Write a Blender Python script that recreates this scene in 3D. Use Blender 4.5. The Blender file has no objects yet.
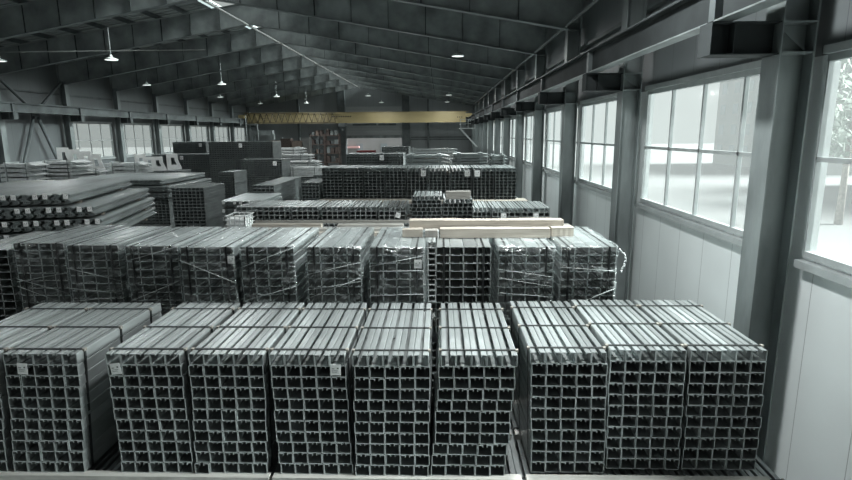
import bpy, math, random
from mathutils import Matrix, Vector
S = bpy.context.scene
C = S.collection
rnd = random.Random(7)
PI = math.pi
ORD = ['first','second','third','fourth','fifth','sixth','seventh','eighth','ninth','tenth','eleventh','twelfth','thirteenth','fourteenth','fifteenth','sixteenth','seventeenth','eighteenth','nineteenth','twentieth','twenty-first','twenty-second','twenty-third','twenty-fourth']

# ------------------------------------------------------------------ helpers
class MB:
    """collects vertices and faces, links them as one mesh object"""
    def __init__(s): s.v=[]; s.f=[]
    def box(s,x0,x1,y0,y1,z0,z1):
        n=len(s.v)
        s.v+=[(x0,y0,z0),(x1,y0,z0),(x1,y1,z0),(x0,y1,z0),(x0,y0,z1),(x1,y0,z1),(x1,y1,z1),(x0,y1,z1)]
        s.f+=[tuple(n+i for i in q) for q in ((3,2,1,0),(4,5,6,7),(0,1,5,4),(1,2,6,5),(2,3,7,6),(3,0,4,7))]
        return s
    def hexa(s,p):
        n=len(s.v); s.v+=[tuple(q) for q in p]
        s.f+=[tuple(n+i for i in q) for q in ((3,2,1,0),(4,5,6,7),(0,1,5,4),(1,2,6,5),(2,3,7,6),(3,0,4,7))]
        return s
    def prism(s,poly,y0,y1,axis='y'):
        """closed section extruded along an axis; poly = list of 2-D points"""
        n=len(s.v); k=len(poly)
        def P(a,b,t): return {'y':(a,t,b),'x':(t,a,b),'z':(a,b,t)}[axis]
        s.v+=[P(a,b,y0) for a,b in poly]+[P(a,b,y1) for a,b in poly]
        s.f.append(tuple(range(n,n+k))); s.f.append(tuple(range(n+2*k-1,n+k-1,-1)))
        for i in range(k):
            j=(i+1)%k; s.f.append((n+j,n+i,n+k+i,n+k+j))
        return s
    def tube(s,a,b,r,seg=8,r2=None):
        a=Vector(a);b=Vector(b);d=(b-a).normalized()
        u=d.orthogonal().normalized(); w=d.cross(u); n=len(s.v); r2=r if r2 is None else r2
        for p,q in ((a,r),(b,r2)):
            for i in range(seg):
                t=2*PI*i/seg; s.v.append(tuple(p+u*math.cos(t)*q+w*math.sin(t)*q))
        for i in range(seg):
            j=(i+1)%seg; s.f.append((n+i,n+j,n+seg+j,n+seg+i))
        s.f.append(tuple(n+i for i in range(seg))[::-1]); s.f.append(tuple(n+seg+i for i in range(seg)))
        return s
    def bar(s,a,b,w,h):
        """square bar from a to b"""
        a=Vector(a);b=Vector(b);d=(b-a).normalized()
        up=Vector((0,0,1)) if abs(d.z)<.95 else Vector((0,1,0))
        u=d.cross(up).normalized()*w/2; v=u.cross(d).normalized()*h/2
        s.hexa([a-u-v,a+u-v,b+u-v,b-u-v,a-u+v,a+u+v,b+u+v,b-u+v]); return s
    def lathe(s,prof,seg=20,c=(0,0,0)):
        n=len(s.v); k=len(prof)
        for i in range(seg):
            t=2*PI*i/seg
            for r,z in prof: s.v.append((c[0]+r*math.cos(t),c[1]+r*math.sin(t),c[2]+z))
        for i in range(seg):
            j=(i+1)%seg
            for m in range(k-1): s.f.append((n+i*k+m,n+j*k+m,n+j*k+m+1,n+i*k+m+1))
        return s
    def mesh(s,name,mat):
        me=bpy.data.meshes.new(name); me.from_pydata(s.v,[],s.f); me.update()
        if mat: me.materials.append(mat)
        return me
    def build(s,name,mat,parent=None,smooth=False):
        me=s.mesh(name,mat)
        if smooth:
            for p in me.polygons: p.use_smooth=True
        return link(name,me,parent)
def link(name,me,parent=None,loc=None):
    o=bpy.data.objects.new(name,me); C.objects.link(o)
    if parent: o.parent=parent
    if loc: o.location=loc
    return o
def tag(o,label,cat,group=None,kind=None):
    o['label']=label; o['category']=cat
    if group: o['group']=group
    if kind: o['kind']=kind
    return o
def empty(name,loc,label,cat,group=None,rz=0):
    o=bpy.data.objects.new(name,None); C.objects.link(o); o.location=loc; o.rotation_euler=(0,0,rz)
    o.empty_display_size=.1
    return tag(o,label,cat,group)
def struct(o): o['kind']='structure'; return o

# ------------------------------------------------------------------ materials
def mat(name,col,rough=.5,metal=0.,var=.15,scale=3.,bump=0.,bscale=20.,detail=4.,coord='Object',stretch=None,spec=.5,emit=None):
    m=bpy.data.materials.new(name); m.use_nodes=True; nt=m.node_tree; b=nt.nodes['Principled BSDF']
    b.inputs['Roughness'].default_value=rough; b.inputs['Metallic'].default_value=metal
    b.inputs['Specular IOR Level'].default_value=spec
    tc=nt.nodes.new('ShaderNodeTexCoord'); mp=nt.nodes.new('ShaderNodeMapping')
    nt.links.new(tc.outputs[coord],mp.inputs[0])
    if stretch: mp.inputs['Scale'].default_value=stretch
    nz=nt.nodes.new('ShaderNodeTexNoise'); nz.inputs['Scale'].default_value=scale; nz.inputs['Detail'].default_value=detail
    nt.links.new(mp.outputs[0],nz.inputs['Vector'])
    rp=nt.nodes.new('ShaderNodeValToRGB'); nt.links.new(nz.outputs['Fac'],rp.inputs[0])
    rp.color_ramp.elements[0].position=.3; rp.color_ramp.elements[1].position=.7
    rp.color_ramp.elements[0].color=tuple(c*(1-var) for c in col)+(1,)
    rp.color_ramp.elements[1].color=tuple(min(1,c*(1+var)) for c in col)+(1,)
    nt.links.new(rp.outputs[0],b.inputs['Base Color'])
    if bump:
        n2=nt.nodes.new('ShaderNodeTexNoise'); n2.inputs['Scale'].default_value=bscale
        nt.links.new(mp.outputs[0],n2.inputs['Vector'])
        bp=nt.nodes.new('ShaderNodeBump'); bp.inputs['Strength'].default_value=bump; bp.inputs['Distance'].default_value=.02
        nt.links.new(n2.outputs['Fac'],bp.inputs['Height']); nt.links.new(bp.outputs[0],b.inputs['Normal'])
    if emit:
        b.inputs['Emission Color'].default_value=emit[0]+(1,); b.inputs['Emission Strength'].default_value=emit[1]
    m['b']=b.name
    return m
def zinc(name,col,rough,metal,obj_var=.25):
    """galvanized steel: spangle noise, each length a slightly different batch"""
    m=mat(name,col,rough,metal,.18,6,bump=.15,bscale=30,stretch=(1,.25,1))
    nt=m.node_tree; b=nt.nodes['Principled BSDF']; rp=nt.nodes['Color Ramp']
    oi=nt.nodes.new('ShaderNodeObjectInfo'); mr=nt.nodes.new('ShaderNodeMapRange')
    mr.inputs[3].default_value=1-obj_var; mr.inputs[4].default_value=1+obj_var
    nt.links.new(oi.outputs['Random'],mr.inputs[0])
    vm=nt.nodes.new('ShaderNodeVectorMath'); vm.operation='SCALE'
    nt.links.new(rp.outputs[0],vm.inputs[0]); nt.links.new(mr.outputs[0],vm.inputs['Scale'])
    nt.links.new(vm.outputs[0],b.inputs['Base Color'])
    return m
M={}
M['zinc']=zinc('galvanized_steel',(.45,.48,.48),.35,.7)
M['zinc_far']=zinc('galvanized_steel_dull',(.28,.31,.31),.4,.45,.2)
M['zinc_light']=zinc('galvanized_steel_bright',(.72,.75,.75),.42,.2,.15)
M['zinc_rail']=zinc('galvanized_rail_steel',(.36,.4,.4),.36,.4,.12)
M['cut']=mat('bare_cut_edge',(.6,.64,.64),.45,.2,.1,8)
M['palesteel']=mat('fresh_galvanized_plate',(.72,.74,.73),.5,.1,.08,5)
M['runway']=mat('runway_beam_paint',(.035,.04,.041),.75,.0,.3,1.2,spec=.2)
M['frame']=mat('painted_structural_steel',(.1,.115,.117),.5,.1,.35,1.2,bump=.1,coord='Object')
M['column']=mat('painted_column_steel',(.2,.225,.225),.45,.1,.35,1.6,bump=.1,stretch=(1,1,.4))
M['rafter']=mat('painted_rafter_steel',(.3,.325,.325),.5,.1,.4,.9,bump=.05,stretch=(1,1,1))
M['roofsheet']=mat('corrugated_roof_sheet',(.42,.45,.45),.6,.1,.15,.8)
M['win']=mat('window_aluminium',(.42,.45,.45),.45,.3,.1,4)
M['concrete']=mat('concrete_floor',(.16,.165,.16),.75,0,.25,.6,bump=.2)
M['wood']=mat('sawn_timber',(.36,.325,.28),.8,0,.22,4,bump=.3,bscale=12,stretch=(.25,3,3))
M['wood2']=mat('weathered_timber',(.33,.315,.29),.85,0,.25,5,bump=.3,bscale=12,stretch=(.3,3,3))
M['palewood']=mat('lit_timber',(.55,.53,.5),.85,0,.12,5,bump=.3,bscale=12,stretch=(.3,3,3))  # timber tone lightened to hold the light falling on the front bearers
M['black']=mat('black_strap',(.014,.016,.016),.5,0,.2,8)
M['clip']=mat('strap_clip_metal',(.3,.28,.25),.5,.3,.3,20)
M['white']=mat('white_label',(.9,.91,.9),.7,0,.04,30)
M['ink']=mat('label_print',(.12,.13,.13),.7,0,.1,30)
M['yellow']=mat('crane_yellow',(.3,.25,.125),.55,0,.12,1.,stretch=(.4,1,1))
M['yellowd']=mat('crane_dark_lattice',(.035,.03,.02),.6,0,.2,2)
M['lamp']=mat('lamp_enamel',(.6,.62,.61),.4,0,.05,5)
M['lampglow']=mat('lamp_diffuser',(.8,.8,.78),.4,0,.02,5,emit=((.9,1,.97),1.6))
M['cable']=mat('cable_grey',(.22,.24,.24),.5,.3,.1,5)
M['pipe']=mat('ridge_pipe',(.42,.43,.42),.45,.4,.15,5)
M['red']=mat('dark_red_crate',(.17,.03,.03),.6,0,.2,4)
M['rust']=mat('rusty_brown',(.1,.078,.07),.8,0,.3,6)
M['carton']=mat('brown_carton',(.25,.2,.17),.85,0,.15,4)
M['offwhite']=mat('pale_render',(.22,.225,.22),.8,0,.08,.4)
M['pinkred']=mat('faded_red_sheet',(.5,.3,.29),.7,0,.1,1)
M['darkglass']=mat('dark_window_glass',(.2,.23,.24),.2,0,.1,2)
M['ground']=mat('pale_yard_ground',(.13,.133,.13),.9,0,.1,.2)
M['leaf']=mat('grey_green_foliage',(.2,.24,.2),.8,0,.4,3)
M['bark']=mat('bark',(.16,.14,.12),.9,0,.3,5)
def panel_mat(name,col,axis,pitch=1.0,rough=.45,dark=.55,metal=.1):
    m=mat(name,col,rough,metal,.06,.5)
    nt=m.node_tree; b=nt.nodes['Principled BSDF']; rp=nt.nodes['Color Ramp']
    tc=nt.nodes['Texture Coordinate']; sx=nt.nodes.new('ShaderNodeSeparateXYZ'); nt.links.new(tc.outputs['Object'],sx.inputs[0])
    d=nt.nodes.new('ShaderNodeMath'); d.operation='DIVIDE'; d.inputs[1].default_value=pitch; nt.links.new(sx.outputs[axis],d.inputs[0])
    fr=nt.nodes.new('ShaderNodeMath'); fr.operation='FRACT'; nt.links.new(d.outputs[0],fr.inputs[0])
    lt=nt.nodes.new('ShaderNodeMath'); lt.operation='LESS_THAN'; lt.inputs[1].default_value=.014/pitch; nt.links.new(fr.outputs[0],lt.inputs[0])
    mx=nt.nodes.new('ShaderNodeMix'); mx.data_type='RGBA'
    nt.links.new(lt.outputs[0],mx.inputs[0]); nt.links.new(rp.outputs[0],mx.inputs[6]); mx.inputs[7].default_value=tuple(c*dark for c in col)+(1,)
    nt.links.new(mx.outputs[2],b.inputs['Base Color'])
    return m
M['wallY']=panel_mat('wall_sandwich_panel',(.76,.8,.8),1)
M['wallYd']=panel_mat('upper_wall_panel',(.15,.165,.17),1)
M['wallX']=panel_mat('end_wall_panel',(.24,.26,.265),0)
M['doorpanel']=panel_mat('roller_door_panel',(.33,.35,.35),2,.35)
def glass():
    m=bpy.data.materials.new('hazy_window_glass'); m.use_nodes=True; nt=m.node_tree; nt.nodes.clear()
    o=nt.nodes.new('ShaderNodeOutputMaterial'); t=nt.nodes.new('ShaderNodeBsdfTransparent'); t.inputs[0].default_value=(.93,.96,.95,1)
    tr=nt.nodes.new('ShaderNodeBsdfTranslucent'); tr.inputs[0].default_value=(.8,.84,.83,1)
    g=nt.nodes.new('ShaderNodeBsdfGlossy'); g.inputs['Roughness'].default_value=.08; g.inputs[0].default_value=(.8,.8,.8,1)
    a=nt.nodes.new('ShaderNodeMixShader'); a.inputs[0].default_value=.03
    b=nt.nodes.new('ShaderNodeMixShader'); b.inputs[0].default_value=.05
    nt.links.new(t.outputs[0],a.inputs[1]); nt.links.new(tr.outputs[0],a.inputs[2])
    nt.links.new(a.outputs[0],b.inputs[1]); nt.links.new(g.outputs[0],b.inputs[2]); nt.links.new(b.outputs[0],o.inputs[0])
    return m
M['glass']=glass()
def skylight():
    m=bpy.data.materials.new('translucent_ridge_sheet'); m.use_nodes=True; nt=m.node_tree; nt.nodes.clear()
    o=nt.nodes.new('ShaderNodeOutputMaterial'); t=nt.nodes.new('ShaderNodeBsdfTransparent'); t.inputs[0].default_value=(.9,.93,.92,1)
    nt.links.new(t.outputs[0],o.inputs[0]); return m
M['skylight']=skylight()
def film():
    m=bpy.data.materials.new('stretch_film'); m.use_nodes=True; nt=m.node_tree; nt.nodes.clear()
    N=nt.nodes.new; L=nt.links.new
    o=N('ShaderNodeOutputMaterial'); t=N('ShaderNodeBsdfTransparent'); t.inputs[0].default_value=(.95,.97,.97,1)
    g=N('ShaderNodeBsdfGlossy'); g.inputs['Roughness'].default_value=.22; g.inputs[0].default_value=(.85,.88,.88,1)
    d=N('ShaderNodeBsdfDiffuse'); d.inputs[0].default_value=(.7,.73,.73,1)
    tc=N('ShaderNodeTexCoord'); oi=N('ShaderNodeObjectInfo')
    ad=N('ShaderNodeVectorMath'); ad.operation='ADD'; L(tc.outputs['Object'],ad.inputs[0])
    mu=N('ShaderNodeVectorMath'); mu.operation='SCALE'; mu.inputs[0].default_value=(9,7,5); L(oi.outputs['Random'],mu.inputs['Scale']); L(mu.outputs[0],ad.inputs[1])
    mp=N('ShaderNodeMapping'); mp.inputs['Scale'].default_value=(1.3,1.3,4.5); mp.inputs['Rotation'].default_value=(.1,.35,.2); L(ad.outputs[0],mp.inputs[0])
    n=N('ShaderNodeTexNoise'); n.inputs['Scale'].default_value=3.2; n.inputs['Detail'].default_value=6; n.inputs['Distortion'].default_value=1.6; L(mp.outputs[0],n.inputs['Vector'])
    r=N('ShaderNodeValToRGB'); r.color_ramp.elements[0].position=.5; r.color_ramp.elements[0].color=(.09,.09,.09,1)
    r.color_ramp.elements[1].position=.72; r.color_ramp.elements[1].color=(.62,.62,.62,1); L(n.outputs['Fac'],r.inputs[0])
    bp=N('ShaderNodeBump'); bp.inputs['Strength'].default_value=.7; bp.inputs['Distance'].default_value=.05; L(n.outputs['Fac'],bp.inputs['Height'])
    L(bp.outputs[0],g.inputs['Normal']); L(bp.outputs[0],d.inputs['Normal'])
    a=N('ShaderNodeMixShader'); a.inputs[0].default_value=.5; L(g.outputs[0],a.inputs[1]); L(d.outputs[0],a.inputs[2])
    b=N('ShaderNodeMixShader'); L(r.outputs[0],b.inputs[0]); L(t.outputs[0],b.inputs[1]); L(a.outputs[0],b.inputs[2])
    L(b.outputs[0],o.inputs[0]); return m
M['film']=film()

# ------------------------------------------------------------------ hall dimensions (camera eye is the origin height)
FL=-4.98                      # floor
XL,XR=-25.2,4.27              # inner column faces
WL,WR=-25.9,4.86              # wall planes
Y0,Y1=-10.6,75.6
XC=(XL+XR)/2
EB,ET=3.4,4.72               # rafter bottom / top at eave
RB,RT=5.95,7.05                # at ridge
COLY=[7.47+6*k for k in range(-3,12)]
SB,SW=-1.66,.93               # window sill / head

# floor, ceiling, yard
struct(MB().box(WL-.2,WR+.2,Y0,Y1,FL-.2,FL).build('floor',M['concrete']))
struct(tag(MB().box(-160,140,-60,240,FL-.55,FL-.25).build('ground',M['ground']),'pale yard ground around the hall','ground'))
# corrugated roof: one trapezoid sheet per slope, with a translucent strip at the ridge
def slope_z(x): 
    return ET+.28+(RT-ET)*(1-abs(x-XC)/(XC-XL))
def roof_side(sg):
    m=MB(); t=XC+sg*1.9
    xe=(WL-.25) if sg<0 else (WR+.25)
    n=int((Y1-Y0)/.5)
    for i in range(n):
        y=Y0+i*.5
        for a,b,dz in ((0,.3,0),(.3,.5,.05)):
            x0,x1=sorted((t,xe))
            m.hexa([(x0,y+a,slope_z(x0)+dz),(x1,y+a,slope_z(x1)+dz),(x1,y+b,slope_z(x1)+dz),(x0,y+b,slope_z(x0)+dz),
                    (x0,y+a,slope_z(x0)+.09),(x1,y+a,slope_z(x1)+.09),(x1,y+b,slope_z(x1)+.09),(x0,y+b,slope_z(x0)+.09)])
    o=m.build('ceiling',M['roofsheet']); struct(o)
roof_side(-1); roof_side(1)
m=MB()
for sg in (-1,1):
    x0,x1=sorted((XC,XC+sg*1.9))
    m.hexa([(x0,Y0,slope_z(x0)),(x1,Y0,slope_z(x1)),(x1,Y1,slope_z(x1)),(x0,Y1,slope_z(x0)),
            (x0,Y0,slope_z(x0)+.02),(x1,Y0,slope_z(x1)+.02),(x1,Y1,slope_z(x1)+.02),(x0,Y1,slope_z(x0)+.02)])
struct(m.build('ceiling',M['skylight']))

# side walls with window bays
def side_wall(side):
    sg=1 if side=='right' else -1
    x=WR if sg>0 else WL
    a,b=(x,x+.12) if sg>0 else (x-.12,x)
    top=slope_z(x)-.02
    win_bays=[]
    for i in range(len(COLY)+1):
        y0=Y0 if i==0 else COLY[i-1]; y1=Y1 if i==len(COLY) else COLY[i]
        if sg>0: has = True
        else: has = COLY[i-1]>36 if i>0 else False
        if i==0 or i==len(COLY): has=False
        win_bays.append((y0,y1,has))
    lo=MB(); up=MB()
    for y0,y1,has in win_bays:
        lo.box(a,b,y0,y1,FL,SB)
        if has: lo.box(a,b,y0,y0+.25,SB,SW); lo.box(a,b,y1-.25,y1,SB,SW)
        up.box(a,b,y0,y1,SW,top)
        if not has: lo.box(a,b,y0,y1,SB,SW)
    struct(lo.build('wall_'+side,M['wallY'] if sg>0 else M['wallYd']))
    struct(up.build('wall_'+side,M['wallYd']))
    for y0,y1,has in win_bays:
        if has: window(side,sg,x,y0,y1)
WN=[0]
def window(side,sg,x,y0,y1):
    WN[0]+=1
    e=bpy.data.objects.new('window_%d'%WN[0],None); C.objects.link(e); e.location=(x,(y0+y1)/2,SB); e['kind']='structure'
    h=SW-SB; L=(y1-y0)/2-.25
    fr=MB()
    s=sg
    def bx(xa,xb,*r):
        xa,xb=sorted((xa*s,xb*s)); fr.box(xa,xb,*r)
    bx(-.03,.05,-L,L,0,.09); bx(-.03,.05,-L,L,h-.09,h)
    n=4
    for k in range(n+1):
        yy=-L+2*L*k/n; w=.026
        bx(-.02,.125 if k in (0,n) else .045,max(-L,yy-w),min(L,yy+w),.09,h-.09)
    bx(-.02,.045,-L,L,h*.5-.03,h*.5+.03)
    fr.build('window_frame',M['win'],e)
    g=MB(); xa,xb=sorted((.03*s,.042*s)); 
    g.box(xa,xb,-L,L,.05,h-.05); g.build('window_glass',M['glass'],e)
    si=MB(); xa,xb=sorted((-.13*s,.0*s)); si.box(xa,xb,-L,L,-.13,-.03)
    si.build('window_sill',M['win'],e)
    hd=MB(); xa,xb=sorted((-.1*s,.0*s)); hd.box(xa,xb,-L,L,h,h+.1); hd.build('window_head',M['win'],e)
side_wall('right'); side_wall('left')
# end walls: gable polygons; back wall with a half-open roller door
def gable(y,name,holes):
    m=MB()
    xs=sorted(set([WL-.12,XC,WR+.12]+[h[0] for h in holes]+[h[1] for h in holes]))
    for xa,xb in zip(xs,xs[1:]):
        hz=[h for h in holes if h[0]<=xa and h[1]>=xb]
        z0=FL
        if hz: 
            zb,zt=hz[0][2],hz[0][3]
            if zb>FL: m.box(xa,xb,y,y+.12,FL,zb)
            z0=zt
        m.hexa([(xa,y,z0),(xb,y,z0),(xb,y+.12,z0),(xa,y+.12,z0),(xa,y,slope_z(xa)),(xb,y,slope_z(xb)),(xb,y+.12,slope_z(xb)),(xa,y+.12,slope_z(xa))])
    return struct(m.build(name,M['wallX']))
DX0,DX1,DZ=-12.75,-5.2,-.62
gable(Y1,'wall_back',[(DX0,DX1,FL,3.6)])
gable(Y0-.12,'wall_front',[])
# roller door curtain, raised, with its head box
e=bpy.data.objects.new('door_1',None); C.objects.link(e); e.location=((DX0+DX1)/2,Y1,DZ); e['kind']='structure'
MB().box(DX0-(DX0+DX1)/2,DX1-(DX0+DX1)/2,.02,.09,.35,4.22).build('door_panel',M['doorpanel'],e)
MB().box(DX0-(DX0+DX1)/2,DX1-(DX0+DX1)/2,-.12,.09,.0,.35).build('door_bottom_rail',M['column'],e)
MB().box(-2.6,2.6,-.06,.02,2.6,2.75).box(-2.9,.3,-.06,.02,1.7,1.95).box(.6,3.,-.06,.02,1.7,1.95).build('door_slot_windows',M['frame'],e)

# ------------------------------------------------------------------ steel frames
def i_column(x,y,sg,i,side):
    """column: inner flange, outer flange, web; bracket carries the crane rail"""
    lab='%s dark steel column from the near end on the %s wall'%(ORD[i],side)
    e=empty('steel_column',(x,y,FL),lab,'column','steel columns on the %s wall'%side)
    H=EB-FL; s=sg
    def bx(m,xa,xb,*r):
        xa,xb=sorted((xa*s,xb*s)); m.box(xa,xb,*r); return m
    bx(MB(),0,.018,-.2,.2,0,H).build('flange',M['column'],e)
    bx(MB(),.41,.43,-.2,.2,0,ET-FL).build('flange',M['column'],e)
    bx(MB(),.018,.41,-.008,.008,0,H+.2).build('web',M['column'],e)
    st=MB()
    for z in (.96-FL,1.33-FL,H-.05): bx(st,.018,.41,-.19,.19,z-.012,z+.012)
    st.build('stiffener',M['column'],e)
    br=MB(); z0,z1=.96-FL,1.33-FL
    bx(br,-.86,0,-.17,.17,z0-.014,z0); bx(br,-.86,0,-.17,.17,z1,z1+.014); bx(br,-.84,0,-.008,.008,z0,z1)
    bx(br,-.86,-.845,-.17,.17,z0,z1); bx(br,-.57,-.557,-.16,.16,z0,z1)
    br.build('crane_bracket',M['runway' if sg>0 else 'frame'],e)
    bp=MB(); bx(bp,-.1,.5,-.3,.3,0,.03); bp.build('base_plate',M['column'],e)
    # concrete free diagonal stiffener beside the bracket
    d=MB(); xa=.05*s; xb=.38*s; d.bar((xa,-.06,z1-.05),(xb,-.06,z0+.05),.012,.03); d.build('web_brace',M['column'],e)
for i,y in enumerate(COLY): i_column(XR,y,1,i,'right')
for i,y in enumerate(COLY): i_column(XL,y,-1,i,'left')

def rafter(y,i):
    e=empty('roof_rafter',(XC,y,RB),'%s deep tapered steel roof rafter from the near end of the hall'%ORD[i],'rafter','tapered roof rafters')
    for sg in (-1,1):
        W=XR-XC
        def P(t,z): return (sg*t,z)
        e0,e1=EB-RB,ET-RB; r1=RT-RB
        # web: haunched bottom line
        poly=[(0,0),(sg*W,e0),(sg*(W+.43),e0),(sg*(W+.43),e1-.05),(0,r1)]
        if sg<0: poly=poly[::-1]
        MB().prism(poly,-.006,.006).build('web',M['rafter'],e)
        def flange(za,zb,x1,th,nm):
            m=MB(); x0=0
            p=[(sg*x0,za),(sg*x1,zb)]
            m.hexa([(p[0][0],-.15,za-th),(p[1][0],-.15,zb-th),(p[1][0],.15,zb-th),(p[0][0],.15,za-th),
                    (p[0][0],-.15,za),(p[1][0],-.15,zb),(p[1][0],.15,zb),(p[0][0],.15,za)])
            m.build(nm,M['column'] if nm=='bottom_flange' else M['rafter'],e)
        flange(.0,e0,W,.02,'bottom_flange'); flange(r1+.02,e1-.03,W+.43,.02,'top_flange')
        for k in range(1,9):
            t=W*k/9
            zb=e0*t/W; zt=r1+(e1-.05-r1)*t/(W+.43)
            th=.012 if k%3 else .03
            MB().box(min(sg*t,sg*(t+th)),max(sg*t,sg*(t+th)),-.07,.07,zb+.03,zt-.03).build('stiffener',M['runway'],e)
for i,y in enumerate(COLY): rafter(y,i)
# purlins
npur=0
for sg in (-1,1):
    for k in range(10):
        t=.5+1.55*k
        if t>14.9: continue
        x=XC+sg*t; z=slope_z(x)
        side='left' if sg<0 else 'right'
        m=MB().prism([(-.04,-.235),(.04,-.235),(.04,-.22),(-.01,-.22),(-.01,-.03),(.05,-.03),(.05,-.015),(-.04,-.015)],Y0+.02,Y1-.02)
        o=m.build('roof_purlin',M['frame']); o.location=(x,0,z)
        tag(o,'%s steel purlin down from the ridge on the %s roof slope'%(ORD[k],side),'purlin','roof purlins')
# crane rail beams, one per side, segment per bay
for sg,side in ((1,'right'),(-1,'left')):
    x=(XR-.70) if sg>0 else (XL+.70)
    e=empty('crane_rail_beam',(x,30,1.344),'long steel crane runway beam on brackets along the %s wall'%side,'beam')
    for i in range(len(COLY)-1):
        a,b=COLY[i]+.09-30,COLY[i+1]-.09-30
        MB().box(-.11,.11,a,b,.01,.03).build('bottom_flange',M['column'],e)  # lighter colour holds the light bounced up from the sills
        m=MB(); m.box(-.13,.13,a,b,.48,.5); m.box(-.007,.007,a,b,.03,.48)
        for k in range(1,4):
            yy=a+(b-a)*k/4
            if sg>0: m.box(0,.1,yy-.006,yy+.006,.03,.48)
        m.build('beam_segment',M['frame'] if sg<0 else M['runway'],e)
        MB().box(-.1,.1,b+.01,b+.17,.03,.48).build('joint_plate',M['frame'],e)
    MB().box(-.035,.035,COLY[0]-30,COLY[-1]-30,.5,.57).build('rail',M['frame'],e)
# wall rails (girts) above the runway beam
for sg,side in ((1,'right'),(-1,'left')):
    x=4.77 if sg>0 else WL+.08
    m=MB().box(-.07,.07,Y0+.05,Y1-.05,-.05,.05)
    o=m.build('wall_girt',M['frame']); o.location=(x,0,2.75)
    tag(o,'horizontal steel girt high on the %s wall'%side,'girt')
# eave cable tray on the right
m=MB().tube((XR-.06,Y0+.1,3.48),(XR-.06,Y1-.1,3.48),.05,8)
tag(m.build('cable_conduit',M['cable'],smooth=True),'long grey conduit under the eaves on the right wall','conduit')
# K bracing in the windowless left bay
def kbrace(y0,y1,x,label):
    ym=(y0+y1)/2; e=empty('cross_brace',(x,ym,FL),label,'brace','cross braces in the windowless left bays')
    L=(y1-y0)/2-.2
    for q in (-1,1):
        MB().tube((0,q*.15,1.55-FL),(0,q*L,3.5-FL),.085,8).build('upper_diagonal',M['frame'],e,True)
        MB().tube((0,q*.15,1.2-FL),(0,q*L,-4.4-FL),.1,8).build('lower_diagonal',M['frame'],e,True)
    MB().box(-.02,.02,-.35,.35,1.1-FL,1.65-FL).build('gusset_plate',M['frame'],e)
for i in (6,7):
    kbrace(COLY[i],COLY[i+1],XL-.2,'steel tube cross brace in the %s bay before the left windows'%('last' if i==7 else 'second last'))
# ridge brace pipe
m=MB()
m.tube((XC,COLY[0],RB-.1),(XC,COLY[-1],RB-.1),.055,8)
tag(m.build('ridge_pipe',M['pipe'],smooth=True),'pale steel pipe running along under the roof ridge','pipe')

# ------------------------------------------------------------------ back wall furniture
for i,(x,w) in enumerate(((-19.2,.3),(-13.35,1.0),(-4.6,1.0),(-1.6,.25))):
    m=MB().box(-w/2,w/2,-.37,-.03,0,slope_z(x)-FL-.6); o=m.build('gable_post',M['frame']); o.location=(x,Y1,FL)
    tag(o,['dark steel post on back wall left of the racks','wide dark post left of the open roller door','wide dark post right of the open roller door','thin dark post on back wall near the right corner'][i],'post')
for i,(x0,x1,z) in enumerate(((-4.,4.2,2.0),(-4.,4.2,-.55),(-4.,4.2,-.85),(-24,-14,2.2))):
    m=MB().box(0,x1-x0,-.18,0,-.07,.07); o=m.build('wall_rail',M['frame']); o.location=(x0,Y1,z)
    tag(o,['dark horizontal rail high on back wall right of the door','upper of two low dark rails right of the door','lower of two low dark rails right of the door','dark horizontal rail on back wall above the racks'][i],'rail')
# yellow bridge crane
CY=69.5
e=empty('bridge_crane',(XC,CY,1.3),'yellow overhead bridge crane spanning the hall near the back wall','crane')
xl,xr=XL+.35-XC,XR-.35-XC
MB().box(xl+.75,xr-.75,-.3,.3,.05,1.28).build('box_girder',M['yellow'],e)
MB().box(xl+.75,xr-.75,-.36,.36,.0,.05).box(xl+.4,xr-.4,-.36,.36,1.28,1.33).build('girder_flange',M['yellow'],e)
lt=MB(); n=15; xa=xl+.75; xb=xa+11.2
for k in range(n):
    a=xa+(xb-xa)*k/n; b=xa+(xb-xa)*(k+1)/n; mid=(a+b)/2
    lt.bar((a,-.75,.1),(mid,-.75,1.2),.06,.06); lt.bar((mid,-.75,1.2),(b,-.75,.1),.06,.06)
lt.box(xa,xb,-.79,-.71,.05,.12); lt.box(xa,xb,-.79,-.71,1.18,1.25)
for k in range(0,n+1,3):
    a=xa+(xb-xa)*k/n; lt.box(a-.03,a+.03,-.75,-.3,.6,.66)
lt.build('walkway_lattice',M['yellowd'],e)
for x in (xl+.4,xr-.4):
    MB().box(x-.35,x+.35,-1.4,1.4,.65,1.05).build('end_carriage',M['yellow'],e)
ho=MB().box(-2.2,-1.3,-.5,.5,-.45,0.).box(-1.9,-1.6,-.15,.15,-.9,-.45); ho.build('hoist',M['frame'],e)
mk=MB()
for x in (12.6,12.85,13.1): mk.box(x,x+.12,-.312,-.3,.55,.7)
for k in range(9): mk.box(-3+.28*k,-2.82+.28*k,-.312,-.3,.72,.86)
mk.build('girder_lettering',M['yellowd'],e)
# service platform by the right wall
e=empty('service_platform',(3.4,64.5,-2.6),'small pale steel service platform with railing at the right rail end','platform')
MB().box(-1.1,.6,-1.2,1.2,3.05,3.15).build('deck',M['win'],e)
r=MB()
for x in (-1.05,-.2,.55): r.tube((x,-1.15,3.15),(x,-1.15,4.1),.035,6)
for z in (3.6,4.1): r.tube((-1.05,-1.15,z),(.55,-1.15,z),.035,6); r.tube((-1.05,-1.15,z),(-1.05,1.15,z),.035,6)
r.build('railing',M['win'],e)
MB().bar((-1.05,-1.1,3.05),(.9,-1.1,1.0),.09,.09).bar((-1.05,1.1,3.05),(.9,1.1,1.0),.09,.09).build('support_strut',M['win'],e)

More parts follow.
